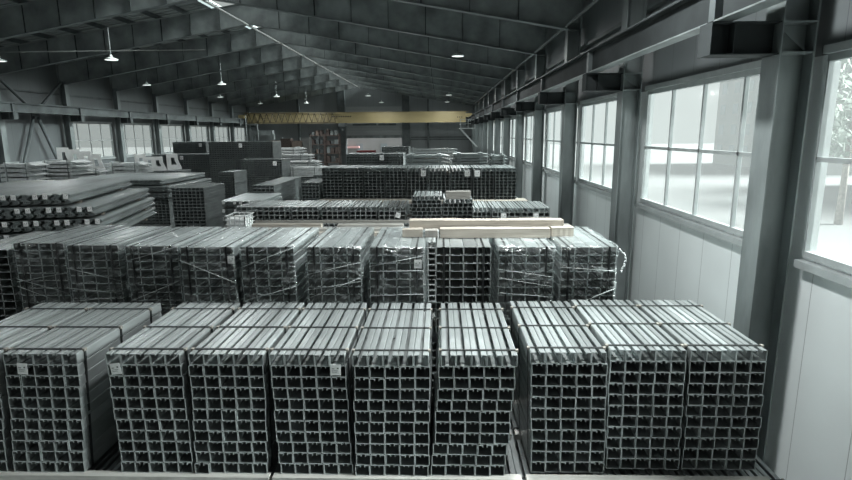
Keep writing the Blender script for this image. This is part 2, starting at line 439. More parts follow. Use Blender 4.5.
# ------------------------------------------------------------------ high-bay lamps
def lamp(x,y,z,label):
    zt=RB+(EB-RB)*abs(x-XC)/(XR-XC)
    e=empty('bay_lamp',(x,y,z),label,'lamp','white hanging bay lamps')
    MB().lathe([(.30,0),(.31,.03),(.24,.08),(.1,.13),(.07,.16),(.07,.24),(.0,.25)],18).build('lamp_shade',M['lamp'],e,True)
    MB().lathe([(.0,.012),(.28,.012)],18).build('diffuser',M['lampglow'],e)
    MB().tube((0,0,.24),(0,0,zt-z),.02,6).build('hanger_rod',M['cable'],e)
lx=[(-21.3,'far left',(27,40.5,54,66)),(-15.8,'left middle',(27,40.5,54,66)),(-6.9,'right middle',(54,66)),(.85,'right',(-4.5,27,54,66))]  # the lamp behind the camera is unseen, added for a fill light
for j,(x,nm,ys) in enumerate(lx):
    for k,yy in enumerate(ys):
        lamp(x,yy,3.55,'white bay lamp, %s from the near end in the %s row'%(ORD[k],nm))
for z,y,xa,xb in ((3.95,25.47,-25,-10.5),):
    m=MB().tube((xa,y-.2,3.72),(xb,y-.2,3.72),.016,6)
    tag(m.build('lamp_conduit',M['pipe'],smooth=True),'thin pale conduit crossing the roof space on the left','conduit')

# ------------------------------------------------------------------ bundles of steel sections
def sec_slot(w,h,t=.008,s=.019,d=.026,c=.008):
    w=w/2-.0015; h=h-.001
    return [(-w+c,0),(w-c,0),(w,c),(w,h-c),(w-c,h),(s,h),(s,h-d),(s+t,h-d),(s+t,h-t),(w-t,h-t),(w-t,t),(-w+t,t),(-w+t,h-t),(-s-t,h-t),(-s-t,h-d),(-s,h-d),(-s,h),(-w+c,h),(-w,h-c),(-w,c)]
def sec_down(w,h,t=.007,s=.05,d=.02,c=.006):
    return [(-a,h-b) for a,b in sec_slot(w,h,t,s,d,c)]
def ensure_ccw(p):
    A=sum(p[i][0]*p[(i+1)%len(p)][1]-p[(i+1)%len(p)][0]*p[i][1] for i in range(len(p)))
    return p if A>0 else p[::-1]
MESH={}
def cut_ends(me):
    if me.materials[0]==M['zinc_far']: return me
    me.materials.append(M['cut'])
    for p in me.polygons:
        if abs(p.normal.y)>.9: p.material_index=1
    return me
def prof_mesh(kind,w,h,L,mk):
    key=(kind,round(w,4),round(h,4),L,mk)
    if key not in MESH:
        p=ensure_ccw({'slot':sec_slot,'down':sec_down}[kind](w,h,.009 if mk=='zinc_far' else .0068,**({'c':.013} if kind=='down' else {})))
        MESH[key]=cut_ends(MB().prism(p,0,L).mesh('channel',M[mk]))
    return MESH[key]
def grid_mesh(kind,w,h,L,mk,cols,rows):
    key=('grid',kind,round(w,4),round(h,4),L,mk,cols,rows)
    if key not in MESH:
        p=ensure_ccw({'slot':sec_slot,'down':sec_down}[kind](w,h,.011)); m=MB()
        for r in range(rows):
            for c in range(cols):
                dx=(c-(cols-1)/2)*w
                m.prism([(a+dx,b+r*h) for a,b in p],0,L)
        MESH[key]=cut_ends(m.mesh('channels',M[mk]))
    return MESH[key]
def label_tag(parent,x,y,z,s=.1,tilt=0.,name='paper_tag'):
    o=MB().box(-s/2,s/2,-.002,.002,-s*1.15,0).build(name,M['white'],parent)
    o.location=(x,y,z); o.rotation_euler=(rnd.uniform(-.05,.08),tilt,0)
    k=MB().box(-s*.36,-s*.1,-.0032,-.002,-s*.5,-s*.44).box(-s*.36,s*.25,-.0032,-.002,-s*.68,-s*.65).box(-s*.36,s*.15,-.0032,-.002,-s*.83,-s*.8).box(s*.15,s*.3,-.0032,-.002,-s*.48,-s*.34)
    k.build('tag_print',M['ink'],o)
    return o
def bundle(label,group,xt,xb,y,zt,rows,cols,W,H,L,kind='slot',mk='zinc',straps=(),strap_dir='x',jit=.004,single=False,tags=(),ryaw=0.,parts=True,name='channel_bundle',stagger=0.):
    """xt/xb: left edge at top / bottom row; a leaning stack is shifted row by row"""
    zb=zt-rows*H
    cw=W/cols; cxm=(xt+xb)/2+W/2
    e=empty(name,(cxm,y,zb),label,'bundle',group,ryaw)
    if not parts:
        link('channels',grid_mesh(kind,cw,H,L,mk,cols,rows),e)
        sh=[0]*rows
    else:
        me=prof_mesh(kind,cw,H,L,mk); sh=[]
        for r in range(rows):
            t=(r+.5)/rows
            dx=(xb+(xt-xb)*t)-(xt+xb)/2+rnd.uniform(-jit,jit)+(stagger if r%2 else 0)
            sh.append(dx)
            for c in range(cols):
                o=link('channel',me,e,(dx+(c-(cols-1)/2)*cw,rnd.uniform(-.006,.006)+(0 if rnd.random()<.93 else rnd.uniform(-.02,.01)),r*H))
    dl,dt=sh[0],sh[-1]
    for k,s in enumerate(straps):
        m=MB(); T=.004; w=.016
        top=rows*H
        if strap_dir=='x':
            a=(-W/2-.012+min(sh),0); 
            pts=[(-W/2-.008+dl,.0),(W/2+.008+dl,.0),(W/2+.010+dt,top+.004),(-W/2-.010+dt,top+.004)]
            for i in range(1,4):
                p,q=pts[i],pts[(i+1)%4]
                m.bar((p[0],s,p[1]),(q[0],s,q[1]),w*2 if i==2 else .006,.006 if i==2 else w*2)
            st=m.build('strap',M['black'],e)
            # side bands are flat against the bundle: widen along its length
            for v in st.data.vertices:
                v.co.y = s + (w if v.co.y>s else -w)
            for sx in (-1,1):
                MB().box(sx*(W/2+.004)+dt-.014,sx*(W/2+.004)+dt+.014,s-.02,s+.02,top-.016,top+.012).build('strap_clip',M['clip'],st)
        else:
            m.box(s-.014,s+.014,-.012,L+.012,top+.001,top+.006).box(s-.014,s+.014,-.016,-.010,0,top+.006).box(s-.014,s+.014,L+.01,L+.016,0,top+.006)
            o=m.build('strap',M['black'],e)
            # follow the lean
            for v in o.data.vertices:
                v.co.x += dl+(dt-dl)*v.co.z/top
    for (fx,fz,s,tl) in tags:
        label_tag(e,-W/2+fx*W+sh[max(0,min(rows-1,int(fz*rows)))],-.03,fz*rows*H,s,tl)
    return e,sh

H1=.1235
# front row, upper tier -------------------------------------------------
ST=(.12,.78,1.45)
front=[ # xt, xb, y, rows, tags, description
 (-5.36,-5.45,5.18,(), 'cut by the left picture edge'),
 (-4.51,-4.60,5.18,((.27,.93,.105,.05),),'white tag near its top left corner, far left'),
 (-3.445,-3.42,5.19,((.13,.93,.105,-.12),),'white tag on its top left corner, leaning right'),
 (-2.585,-2.62,5.19,(),'third full one from the left, without any tag'),
 (-1.755,-1.705,5.185,((.88,.93,.105,.03),),'white tag near its top right corner'),
 (-.885,-.90,5.17,(),'just left of the middle gap'),
 (.0,-.10,5.18,(),'leaning left, its foot narrowing beside the dark gap'),
 (.923,.965,5.255,(),'right of the dark gap under the middle'),
 (1.745,1.77,5.325,(),'second from the right end of the row'),
 (2.572,2.59,5.33,(),'rightmost of the row, beside the steel column'),
]
for i,(xt,xb,y,tg,ds) in enumerate(front):
    bundle('strapped channel bundle in front row, '+ds,'strapped channel bundles in the front row',xt,xb,y,-2.2,11,5,.776,H1,1.72,straps=ST,tags=tg,jit=.009)
# bearers between tiers
zb=-2.2-11*H1
for j,(y,n) in enumerate(((5.12,'front'),(6.0,'middle'),(6.75,'rear'))):
    for (x0,x1,s) in ((-5.6,-1.82,'left'),(-1.78,.85,'centre'),(.9,3.42,'right')):
        m=MB().box(0,x1-x0,0,.1,0,.07); o=m.build('wooden_bearer',M['palewood']); o.location=(x0,y,zb-.07)
        tag(o,'pale wooden bearer lying under the %s of the front row bundles, %s piece'%(n,s),'timber','bearers under the front row')
# lower tier of the front row: longer sections, tops show in front
zl=zb-.07
for i in range(11):
    x=-5.45+i*.828
    bundle('lower bundle under the front row, %s from the left'%ORD[i],'lower tier bundles under the front row',x,x,4.35,zl,10,5,.78,H1,2.5,straps=(.9,1.9) if i<10 else (.9,1.9),jit=.004)
zf=zl-10*H1
def blocks(x0,x1,ys,z0,z1,lab):
    for k,y in enumerate(ys):
        m=MB().box(0,x1-x0,0,.12,0,z1-z0); o=m.build('floor_timber',M['wood2']); o.location=(x0,y,z0)
        tag(o,lab+', %s of the row'%ORD[k],'timber','floor timbers')
blocks(-5.5,3.7,(4.6,5.5,6.5),FL,zf,'floor timber under the front row of bundles')

# film wrap ---------------------------------------------------------------
def wrap(e,W,Ht,L,seed,sh,front=True,low=.0,tail=False):
    """thin stretch film: five sheets joined, wavy"""
    r=random.Random(seed); nx,ny,nz=14,18,14; v=[];f=[];idx={}
    g=.014
    def dis(): return r.uniform(-.010,.014)
    dl,dt=sh[0],sh[-1]
    ox=[r.uniform(0,9) for _ in range(6)]
    def put(x,y,z,nrm):
        key=(round(x,4),round(y,4),round(z,4))
        if key not in idx:
            d=.012*math.sin(9*x+ox[0]+5*z)+.01*math.sin(13*z+ox[1]-7*y)+dis()
            d=max(-.011,d)
            lean=dl+(dt-dl)*z/Ht
            cx_,cz_=x,(z-Ht/2)
            n=Vector((x/(W/2) if abs(x)>=W/2-1e-6 else 0,(-1 if y<=-g+1e-6 else (1 if y>=L+g-1e-6 else 0)),(1 if z>=Ht+g-1e-6 else 0)))
            if n.length>0: n.normalize()
            p=Vector((x*(1+g/(W/2)),y,z))+n*max(d,-.01)
            v.append((p.x+lean,p.y,p.z)); idx[key]=len(v)-1
        return idx[key]
    def face(P,na,nb):
        for a in range(na):
            for b in range(nb):
                f.append((put(*P(a/na,b/nb),0),put(*P((a+1)/na,b/nb),0),put(*P((a+1)/na,(b+1)/nb),0),put(*P(a/na,(b+1)/nb),0)))
    Hz=Ht+g; z0=low
    face(lambda a,b:(-W/2+a*W,-g+b*(L+2*g),Hz),nx,ny)
    face(lambda a,b:(-W/2+a*W,-g,z0+b*(Hz-z0)),nx,nz)
    face(lambda a,b:(W/2,-g+a*(L+2*g),z0+b*(Hz-z0)),ny,nz)
    face(lambda a,b:(-W/2,L+g-a*(L+2*g),z0+b*(Hz-z0)),ny,nz)
    me=bpy.data.meshes.new('film_wrap'); me.from_pydata(v,[],f); me.update(); me.materials.append(M['film'])
    for p in me.polygons: p.use_smooth=True
    o=link('film_wrap',me,e)
    # twisted folds of film pulled tight across the faces
    for k in range(3):
        zz=r.uniform(.25,.95)*Ht; z2=max(.1,min(Ht,zz+r.uniform(-.35,.35)))
        MB().tube((-W/2+dl,-.045,zz),(W/2+dl,-.045,z2),.0045,5,.003).build('film_fold',M['filmfold'],o,True)
    if tail:
        m=MB(); p=Vector((W/2+dt+.02,-.02,Ht-.02))
        for k in range(9):
            q=p+Vector((r.uniform(.0,.05) if k<4 else r.uniform(-.03,.01),r.uniform(-.03,.02),-.03-r.uniform(0,.02))); m.tube(p,q,.013,5,.011); p=q
        m.build('film_tail',M['filmfold'],o,True)
M['filmfold']=mat('gathered_film',(.6,.64,.64),.25,0,.1,10)
H2=.1205; RW2=11
zr2=-1.63
row2=[ # xt, y, kind, wrap, low, description
 (-7.60,8.2,False,'open cells, at the left picture edge'),
 (-6.63,8.13,True,'film wrapped with a slanting fold, far left'),
 (-5.685,7.97,True,'film wrapped, second wrapped one from the left'),
 (-4.73,7.89,True,'film wrapped, third wrapped one from the left'),
 (-3.865,7.81,True,'film wrapped, white tag, left of the cloudy one'),
 (-2.955,7.80,True,'cloudy film over the whole top'),
 (-1.965,7.79,True,'film wrapped, left neighbour of the tagged one in the middle'),
 (-1.04,7.78,True,'loose film and a white tag at its top right'),
 (-.06,7.77,False,'unwrapped with black straps, under the timber beams'),
 (.848,7.765,True,'glossy film, second from the right end'),
 (1.75,7.755,True,'glossy film with torn tail, rightmost'),
]
for i,(x,y,wr,ds) in enumerate(row2):
    xb=x+rnd.uniform(-.01,.01)
    tg=((.9,.86,.11,.03),) if i==7 else (((.96,.9,.1,0),) if i==4 else ())
    st=() if i==0 else (-.29,.29)
    e,sh=bundle('channel bundle in second row, '+ds,'box channel bundles in the second row',x,xb,y,zr2-(H2 if i==0 else 0),RW2-(1 if i==0 else 0),4,.80,H2,1.68,kind='down',mk='zinc',straps=st,strap_dir='y',jit=.005,tags=tg)
    if wr: wrap(e,.80,RW2*H2,1.68,100+i,sh,tail=(i==10))
for k,(u,yy) in enumerate(((-3.0,9.3),(-2.05,9.3))):
    pass
zb2=zr2-RW2*H2
def support(label,x0,n,pitch,y,zt,L,depth_rows=None,W=.8,rows=None):
    """unseen lower tier bundles that carry a visible row"""
    zz=zt
    rows=max(1,int((zz-FL-.1)/H1))
    # split in two tiers when tall
    for i in range(n):
        e=empty('channel_bundle',(x0+i*pitch+W/2,y,zz-rows*H1),label+', %s from the left'%ORD[i],'bundle','lower tier bundles')
        link('channels',grid_mesh('slot',W/5,H1,L,'zinc',5,rows),e)
    return zz-rows*H1
def bearers(x0,x1,ys,ztop,h,lab):
    for k,y in enumerate(ys):
        m=MB().box(0,x1-x0,0,.1,0,h); o=m.build('wooden_bearer',M['wood2']); o.location=(x0,y,ztop-h)
        tag(o,lab+', %s from the near side'%ORD[k],'timber','bearers')
bearers(-7.6,2.6,(8.3,9.2),zb2,.08,'wooden bearer under the second row')
zz=support('lower bundle beneath the second row',-7.6,11,.93,7.9,zb2-.08,1.7)
bearers(-7.6,2.6,(8.3,9.2),zz,zz-FL,'floor timber under the second row')

# third row (mostly hidden) with timbers on it ------------------------------
zr3=-2.25
for i in range(10):
    x=-5.2+i*.86
    bundle('bundle under the loose timbers in third row, %s from the left'%ORD[i],'bundles in the third row',x,x,11.25,zr3,6,5,.8,H1,2.0,mk='zinc',jit=.003)
z3=zr3-6*H1
bearers(-5.2,3.3,(11.6,12.8),z3,.08,'wooden bearer under the third row')
zz=support('lower bundle beneath the third row',-5.2,10,.86,11.3,z3-.08,1.9)
bearers(-5.2,3.3,(11.6,12.8),zz,zz-FL,'floor timber under the third row')
def timber(label,x0,x1,y0,y1,z0,z1,mk='wood',rz=0.,group='loose timbers on the third row'):
    m=MB(); n=8; L=x1-x0
    # slightly uneven sawn beam
    ring=[]
    for k in range(n+1):
        x=L*k/n; j=[rnd.uniform(-.004,.004) for _ in range(4)]
        ring.append([(x,0+j[0],0),(x,(y1-y0)+j[1],0),(x,(y1-y0)+j[2],(z1-z0)+j[3]),(x,0+j[0],(z1-z0)+j[2])])
    for rg in ring: m.v+=rg
    for k in range(n):
        a=4*k;b=a+4
        for q in range(4): m.f.append((a+q,a+(q+1)%4,b+(q+1)%4,b+q))
    m.f.append((3,2,1,0)); m.f.append((4*n,4*n+1,4*n+2,4*n+3))
    o=m.build('timber_beam',M[mk]); o.location=(x0,y0,z0); o.rotation_euler=(0,0,rz)
    return tag(o,label,'timber',group)
G2='sawn beams lying on the second row'
timber('longest sawn beam, top of the timber pile lying across second row bundles',-.5,1.98,8.68,8.92,-1.53,-1.385,group=G2)
timber('front sawn beam lying on the unwrapped second row bundle',.0,1.72,8.42,8.62,-1.62,-1.478,group=G2)
timber('short beam stub sticking out right of the timber pile',1.76,2.1,8.5,8.66,-1.62,-1.475,group=G2)
timber('rear beam carrying the longest one',-.02,1.7,8.72,8.9,-1.62,-1.533,'wood2',group=G2)
timber('short block left of the timber pile on the tagged wrapped bundle',-.6,-.28,8.5,8.68,-1.62,-1.5,group=G2)
timber('second short block beside the first, left of front beam',-.24,-.04,8.46,8.64,-1.62,-1.51,'wood2',group=G2)
timber('long beam between third row bundles and the second row',-.72,3.0,12.2,12.45,-2.25,-2.1)
timber('thin plank on the third row at right',.3,3.1,12.9,13.1,-2.25,-2.17,'wood2')
timber('long thin plank in front of the low bundle row, left',-4.95,-.75,11.9,12.12,-2.25,-2.17)
timber('second long plank behind, left of the pile',-4.3,-.9,12.5,12.75,-2.25,-2.19,'wood2')
timber('wide pale board behind the planks, left',-4.6,-2.9,13.0,13.22,-2.25,-2.16)
timber('wide pale board behind the planks, toward the middle',-2.5,-.9,12.95,13.2,-2.25,-2.17,'wood2')
timber('stub block left of the timber pile',-1.2,-.75,11.6,11.8,-2.25,-2.12)

# fourth row ---------------------------------------------------------------
z4=-2.09; y4=15.6
for i,(x,y,rows,ds) in enumerate(((-6.0,15.75,3,'first from the left'),(-5.18,15.72,3,'second from the left'),(-4.34,15.7,2,'third from the left'),(-3.46,15.68,2,'fourth from the left'),(-2.63,15.66,2,'fifth from the left'),(-1.78,15.64,2,'sixth, with torn white label'),)):
    bundle('low channel bundle in fourth row, '+ds,'low channel bundles in the fourth row',x,x,y,z4,3,5,.775,H1,1.6,tags=((.75,.55,.13,.3),) if i==5 else (),jit=.004)
bundle('taller leaning channel bundle left of the timber-topped one','tall bundles in the fourth row',-.82,-.83,15.6,-1.78,6,6,.84,.11,1.5,jit=.008,mk='zinc_far',stagger=.03)
bundle('taller channel bundle topped with short timber pieces','tall bundles in the fourth row',.1,.06,15.6,-1.87,5,6,.84,.115,1.5,jit=.008,mk='zinc_far',stagger=.02)
for k in range(3): timber('short timber piece on the taller bundle, %s layer'%['bottom','middle','top'][k],.17,.88,15.62+.02*k,15.95,-1.868+.072*k,-1.80+.072*k,'wood2',group='short timbers on the tall bundle')
bundle('low channel bundle right of the timber-topped one','low channel bundles in the fourth row',.93,.93,15.4,-2.09,3,4,.50,H1,1.6)
bundle('low channel bundle with a white tag, second from right','low channel bundles in the fourth row',1.48,1.48,15.32,-2.09,3,5,.79,H1,1.6,tags=((.4,.6,.15,0),))
bundle('low channel bundle with a white tag, rightmost in fourth row','low channel bundles in the fourth row',2.3,2.3,15.3,-2.09,3,5,.79,H1,1.6,tags=((.5,.6,.14,0),))
z4b=-2.09-3*H1
bearers(-6.05,3.15,(15.45,16.6),z4b,.07,'pale bearer under the fourth row')
zz=support('lower bundle beneath the fourth row',-6.0,11,.83,15.35,z4b-.07,1.7)
bearers(-6.05,3.15,(15.6,16.6),zz,zz-FL,'floor timber under the fourth row')

# fifth row: tall bundles --------------------------------------------------
z5=-1.3; H5=.118
for i in range(9):
    x=-4.585+i*.832; y=21.15-i*.075
    tg=((.8,.93,.2,0),) if i in (4,6) else (((.2,.93,.2,0),) if i==7 else ())
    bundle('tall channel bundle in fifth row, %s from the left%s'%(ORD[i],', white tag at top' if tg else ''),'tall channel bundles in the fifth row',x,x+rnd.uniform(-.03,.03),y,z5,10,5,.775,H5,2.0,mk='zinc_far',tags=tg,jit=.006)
z5b=z5-10*H5
m=MB().box(-4.62,3.25,0,.9,-.1,0); o=m.build('bearer_board',M['wood']); o.location=(0,20.1,z5b); tag(o,'long pale boards under and before the fifth row','timber')
zz=support('lower bundle beneath the fifth row',-4.62,9,.87,20.1,z5b-.1,2.9)
bearers(-4.6,3.1,(20.3,22.2),zz,zz-FL,'floor timber under the fifth row')
m=MB().box(0,7.7,0,.1,0,.1); o=m.build('wooden_bearer',M['wood2']); o.location=(-4.6,22.4,z5b-.1); tag(o,'rear bearer under the fifth row','timber')

# ------------------------------------------------------------------ far stacks
def base_bundles(x0,x1,y0,y1,zt,where):
    """bundles standing on the floor that carry a pile; nothing in view tells them apart"""
    n=max(1,round((x1-x0)/.84)); W=(x1-x0)/n
    rows=max(1,round((zt-FL)/.125)); hh=(zt-FL-.004)/rows
    for i in range(n):
        e=empty('channel_bundle',(x0+(i+.5)*W,y0,FL+.002),'lower channel bundle standing on the floor under the '+where,'bundle','lower bundles under the '+where)
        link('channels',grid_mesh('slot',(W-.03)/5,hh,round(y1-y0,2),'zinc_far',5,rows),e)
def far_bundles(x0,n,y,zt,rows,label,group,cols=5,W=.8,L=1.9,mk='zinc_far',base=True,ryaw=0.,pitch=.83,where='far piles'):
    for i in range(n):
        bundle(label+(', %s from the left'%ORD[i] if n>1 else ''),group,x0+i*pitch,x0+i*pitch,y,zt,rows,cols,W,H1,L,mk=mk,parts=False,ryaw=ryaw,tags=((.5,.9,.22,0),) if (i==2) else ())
    if base:
        base_bundles(x0,x0+(n-1)*pitch+W,y,y+L-.05,zt-rows*H1-.003,where)
# X from pixel column u at depth y: (u-440)/556*y
def X(u,y): return (u-440)/556.*y
def Zz(v,y): return -math.tan(math.radians(11.11+math.degrees(math.atan((v-240)/545.))))*y
far_bundles(X(205,35),5,35,-.45,9,'dark bundle in the upper far row at left','upper far bundles',where='upper far row')
far_bundles(X(168,40),3,40,-.5,9,'dark bundle behind the upper far row, beside left windows','rear far bundles',where='bundles beside the left windows')
far_bundles(X(156,38)-.2,6,37,-1.3,8,'dark bundle in the middle far row at left','middle far bundles',where='middle far row')
far_bundles(X(236,32),3,32,-1.45,8,'dark bundle in the far row before the light rail pile','far bundles by the rail pile',where='far row at the rail pile')
far_bundles(X(213,28),1,28,-1.9,5,'small dark bundle with pale side left of the long sections','small far bundles',where='small dark bundle')
far_bundles(X(345,27.5),4,27.5,-1.0,5,'dark bundle behind the fifth row, before the door','bundles before the door',where='bundles before the door',pitch=.72,W=.7)
far_bundles(X(381,33),2,33,-.8,4,'grey bundle at the foot of the door opening','bundles at the door',where='grey bundles at the door')
far_bundles(X(162,20),1,20,-1.93,10,'dark grid bundle beside the guardrail packs','grid bundle',where='dark grid bundle',cols=8,W=1.22,L=2.0,base=True)
far_bundles(X(247,20),1,20,-1.85,5,'long section bundle at left of the fifth row','long section bundles',where='long section bundle',W=.8,L=4.0)
far_bundles(X(294,20.5),1,21,-1.85,4,'low small bundle near the fifth row left end','small bundles by fifth row',where='first low small bundle',W=.7,L=2.)
far_bundles(X(307,23),1,23.6,-1.75,4,'low small bundle behind the other, near the fifth row','small bundles by fifth row',where='second low small bundle',W=.55,L=2.)

# W-beam guardrails ----------------------------------------------------------
def wbeam_sec(h=.22,d=.06,t=.012):
    pts=[(0,0),(d*.95,.03),(d,.06),(d*.1,.09),(0,h/2),(d*.1,h-.09),(d,h-.06),(d*.95,h-.03),(0,h)]
    return pts+[(x-t,z) for x,z in pts[::-1]]
def rail_pack(label,group,x,y,z,rz,n,L=4.,tagged=True,mk='zinc_rail',pitch=.032,parts=True):
    """nested W-beams standing on edge; the open end with its white tag faces the camera"""
    e=empty('guardrail_pack',(x,y,z),label,'guardrail pack',group,rz)
    key=('w',L,mk)
    if key not in MESH: MESH[key]=MB().prism(ensure_ccw(wbeam_sec()),0,L).mesh('guardrail_beam',M[mk])
    for k in range(n):
        o=link('guardrail_beam',MESH[key],e,(k*pitch,rnd.uniform(-.01,.01),0))
    if tagged:
        label_tag(e,n*pitch/2+.02,-.03,.215,.09,rnd.uniform(-.1,.1))
    return e
RZ=math.radians(13)
def rail_tier(x0,y0,z,n,per,label,group,L=4.,tags=True):
    for i in range(n):
        w=per*.032+.05
        dx=i*(w+.012)
        xx=x0+dx*math.cos(RZ); yy=y0+dx*math.sin(RZ)
        rail_pack(label+', %s from the left'%ORD[i],group,xx,yy,z,RZ,per,L,tags and (i%3!=1))
# three tiers at left, with cross bearers between
def rail_bearer(x0,y0,z,w,label):
    for k,t in enumerate((.6,3.2)):
        xx=x0-t*math.sin(RZ); yy=y0+t*math.cos(RZ)
        m=MB().box(0,w,0,.08,0,.05); o=m.build('wooden_bearer',M['wood']); o.location=(xx,yy,z); o.rotation_euler=(0,0,RZ)
        tag(o,label+(' near the front' if k==0 else ' near the back'),'timber','bearers between rail packs')
G='guardrail packs stacked at left'
tiers=[(-10.35,10.35,-1.38,15,'guardrail pack in the top tier at left'),(-10.1,10.35,-1.65,16,'guardrail pack in the second tier at left'),(-10.0,10.4,-1.92,16,'guardrail pack in the third tier at left'),(-10.0,10.4,-2.19,16,'guardrail pack in the fourth tier at left'),]
for x0,y0,z,n,lb in tiers:
    rail_tier(x0,y0,z,n,4,lb,G)
    rail_bearer(x0-.05,y0,z-.05,n*.188,'thin bearer under the '+lb.replace('guardrail pack in the ',''))
# base of that pile
zz=-2.25
for k in range(4):
    e=empty('channel_bundle',(-9.75+k*.74-.5,10.7+k*.17,FL+.1),'base bundle under the left guardrail pile, %s from the left'%ORD[k],'bundle','bases of the rail pile',RZ)
    link('channels',grid_mesh('slot',.14,(zz-FL-.1)/18,3.4,'zinc_far',5,18),e)
m=MB().box(0,3.8,0,.12,0,.1)
for k,yy in enumerate((10.9,13.1)):
    o=m.build('floor_timber',M['wood2']); o.location=(-10.3-.5*k,yy,FL); o.rotation_euler=(0,0,RZ); tag(o,'floor timber under the left guardrail pile, %s'%('front' if k==0 else 'back'),'timber')
# second pile further in (tier ends hidden), light rails
RZ=math.radians(0)
for j,(x0,y0,z,n,lb) in enumerate(((-16.0,22.6,-2.06,23,'guardrail pack on the middle left pile, upper tier'),(-15.8,22.4,-2.33,24,'guardrail pack on the middle left pile, lower tier'),(-15.8,22.4,-2.6,24,'guardrail pack on the middle left pile, bottom tier'))):
    rail_tier(x0,y0,z,n,4,lb,'guardrail packs on the middle left pile',L=4.3,tags=False)
    rail_bearer(x0-.05,y0,z-.05,n*.19,'thin bearer in middle left pile, '+('upper','lower','bottom')[j])
for k in range(5):
    e=empty('channel_bundle',(-15.3+k*.86,22.6,FL),'base bundle under the middle left pile, %s from the left'%ORD[k],'bundle','bases of the middle pile')
    link('channels',grid_mesh('slot',.165,(-2.65-FL)/19,3.8,'zinc_far',5,19),e)
# packs at (212-248, 195-215)
RZ=0.
for j,(z,n) in enumerate(((-2.3,7),(-2.57,7),(-2.84,7))):
    rail_tier(X(213,17.5),17.5,z-.04,n,4,'guardrail pack between the grid bundle and fourth row, %s tier'%('upper','middle','lower')[j],'guardrail packs left of the fourth row',L=2.4)
    for k,yy in enumerate((17.8,19.4)):
        o=MB().box(-.05,1.35,0,.08,0,.05).build('wooden_bearer',M['wood']); o.location=(X(213,17.5),yy,z-.09); tag(o,'thin bearer under the small guardrail pile, %s tier, %s'%(('upper','middle','lower')[j],'near' if k==0 else 'far'),'timber')
e=empty('channel_bundle',(X(213,17.5)+.62,17.6,FL),'base bundle under the small guardrail pile','bundle')
link('channels',grid_mesh('slot',.24,(-2.932-FL)/18,2.1,'zinc_far',5,18),e)

# stacks of light posts seen side on ------------------------------------------
def post_stack(label,x0,x1,y,ztop,layers,pitch,ends='right',mk='zinc_light',depth=1.0):
    """layers of posts laid across the hall with nested spiked ends"""
    e=empty('post_stack',((x0+x1)/2,y,ztop-layers*pitch),label,'stack','stacks of light posts')
    L=x1-x0
    for k in range(layers):
        m=MB()
        n=5; hh=pitch*.66
        off=rnd.uniform(-.05,.05)
        for q in range(4):
            yy=depth*q/4; yb=yy+depth*.235
            m.box(-L/2+off,L/2+off-.35,yy,yb,k*pitch,k*pitch+hh)
            xa=L/2+off-.35
            m.hexa([(xa,yy,k*pitch+.02),(xa+.35,yy,k*pitch+hh*.35),(xa+.35,yb,k*pitch+hh*.35),(xa,yb,k*pitch+.02),
                    (xa,yy,k*pitch+hh*1.2),(xa+.35,yy,k*pitch+hh*.6),(xa+.35,yb,k*pitch+hh*.6),(xa,yb,k*pitch+hh*1.2)])
        for t in (-.35,.3): m.box(t*L-.05,t*L+.05,.05,depth-.05,k*pitch+hh,(k+1)*pitch)
        m.build('post_layer',M[mk],e)
    s=MB()
    for t in (-.3,.25):
        s.box(t*L-.015,t*L+.015,-.03,0,0,layers*pitch); s.box(t*L-.04,t*L+.04,0,depth,layers*pitch-pitch*.1,layers*pitch-pitch*.05)
    s.build('strap',M['zinc_far'],e)
    return e
def ps(label,u0,u1,y,v0,v1,layers,depth=1.2,mk='zinc_light',base=True,where='pale post stacks'):
    zt,zb_=Zz(v0,y),Zz(v1,y)
    post_stack(label,X(u0,y),X(u1,y),y,zt,layers,(zt-zb_)/layers,depth=depth,mk=mk)
    if base: base_bundles(X(u0,y)+.05,X(u1,y)-.05,y,y+depth,zb_-.003,where)
ps('five layered stack of pale posts at far left',25,67,25,158,181,6)
ps('second layered stack of pale posts, beside the left window',95,137,27.15,160,180,5,depth=.75)
ps('low pale post stack at the left picture edge',-16,22,24,160,184,5,depth=.9)
ps('low pale post pile between the two layered stacks',72,90,26.35,167,181,3,depth=.7)
ps('silver pipe stack behind the fifth row',404,449,26.0,154,168.5,4,mk='zinc_rail')
ps('grey post stack behind the fifth row, right of the silver pipes',453,489,26.2,153,169,6,mk='zinc_far')
ps('short post stack at the right end behind the fifth row',491,508,26.4,155,169,5,mk='zinc_far')
ps('flat thin stack by back wall right of the door',404,458,45,148,153,2,mk='zinc_far')
# pile of pale nested rails before the racks
for k,(u0,u1,v0,v1,y) in enumerate(((266,300,146,160,44),(270,308,153,166,41),(274,316,160,172,38),(282,322,166,176,34))):
    ps('pale rail pile before the racks, %s step'%['rearmost','third','second','nearest'][k],u0,u1,y,v0,v1,5,1.6,'zinc_light',where='pale rail pile before the racks')

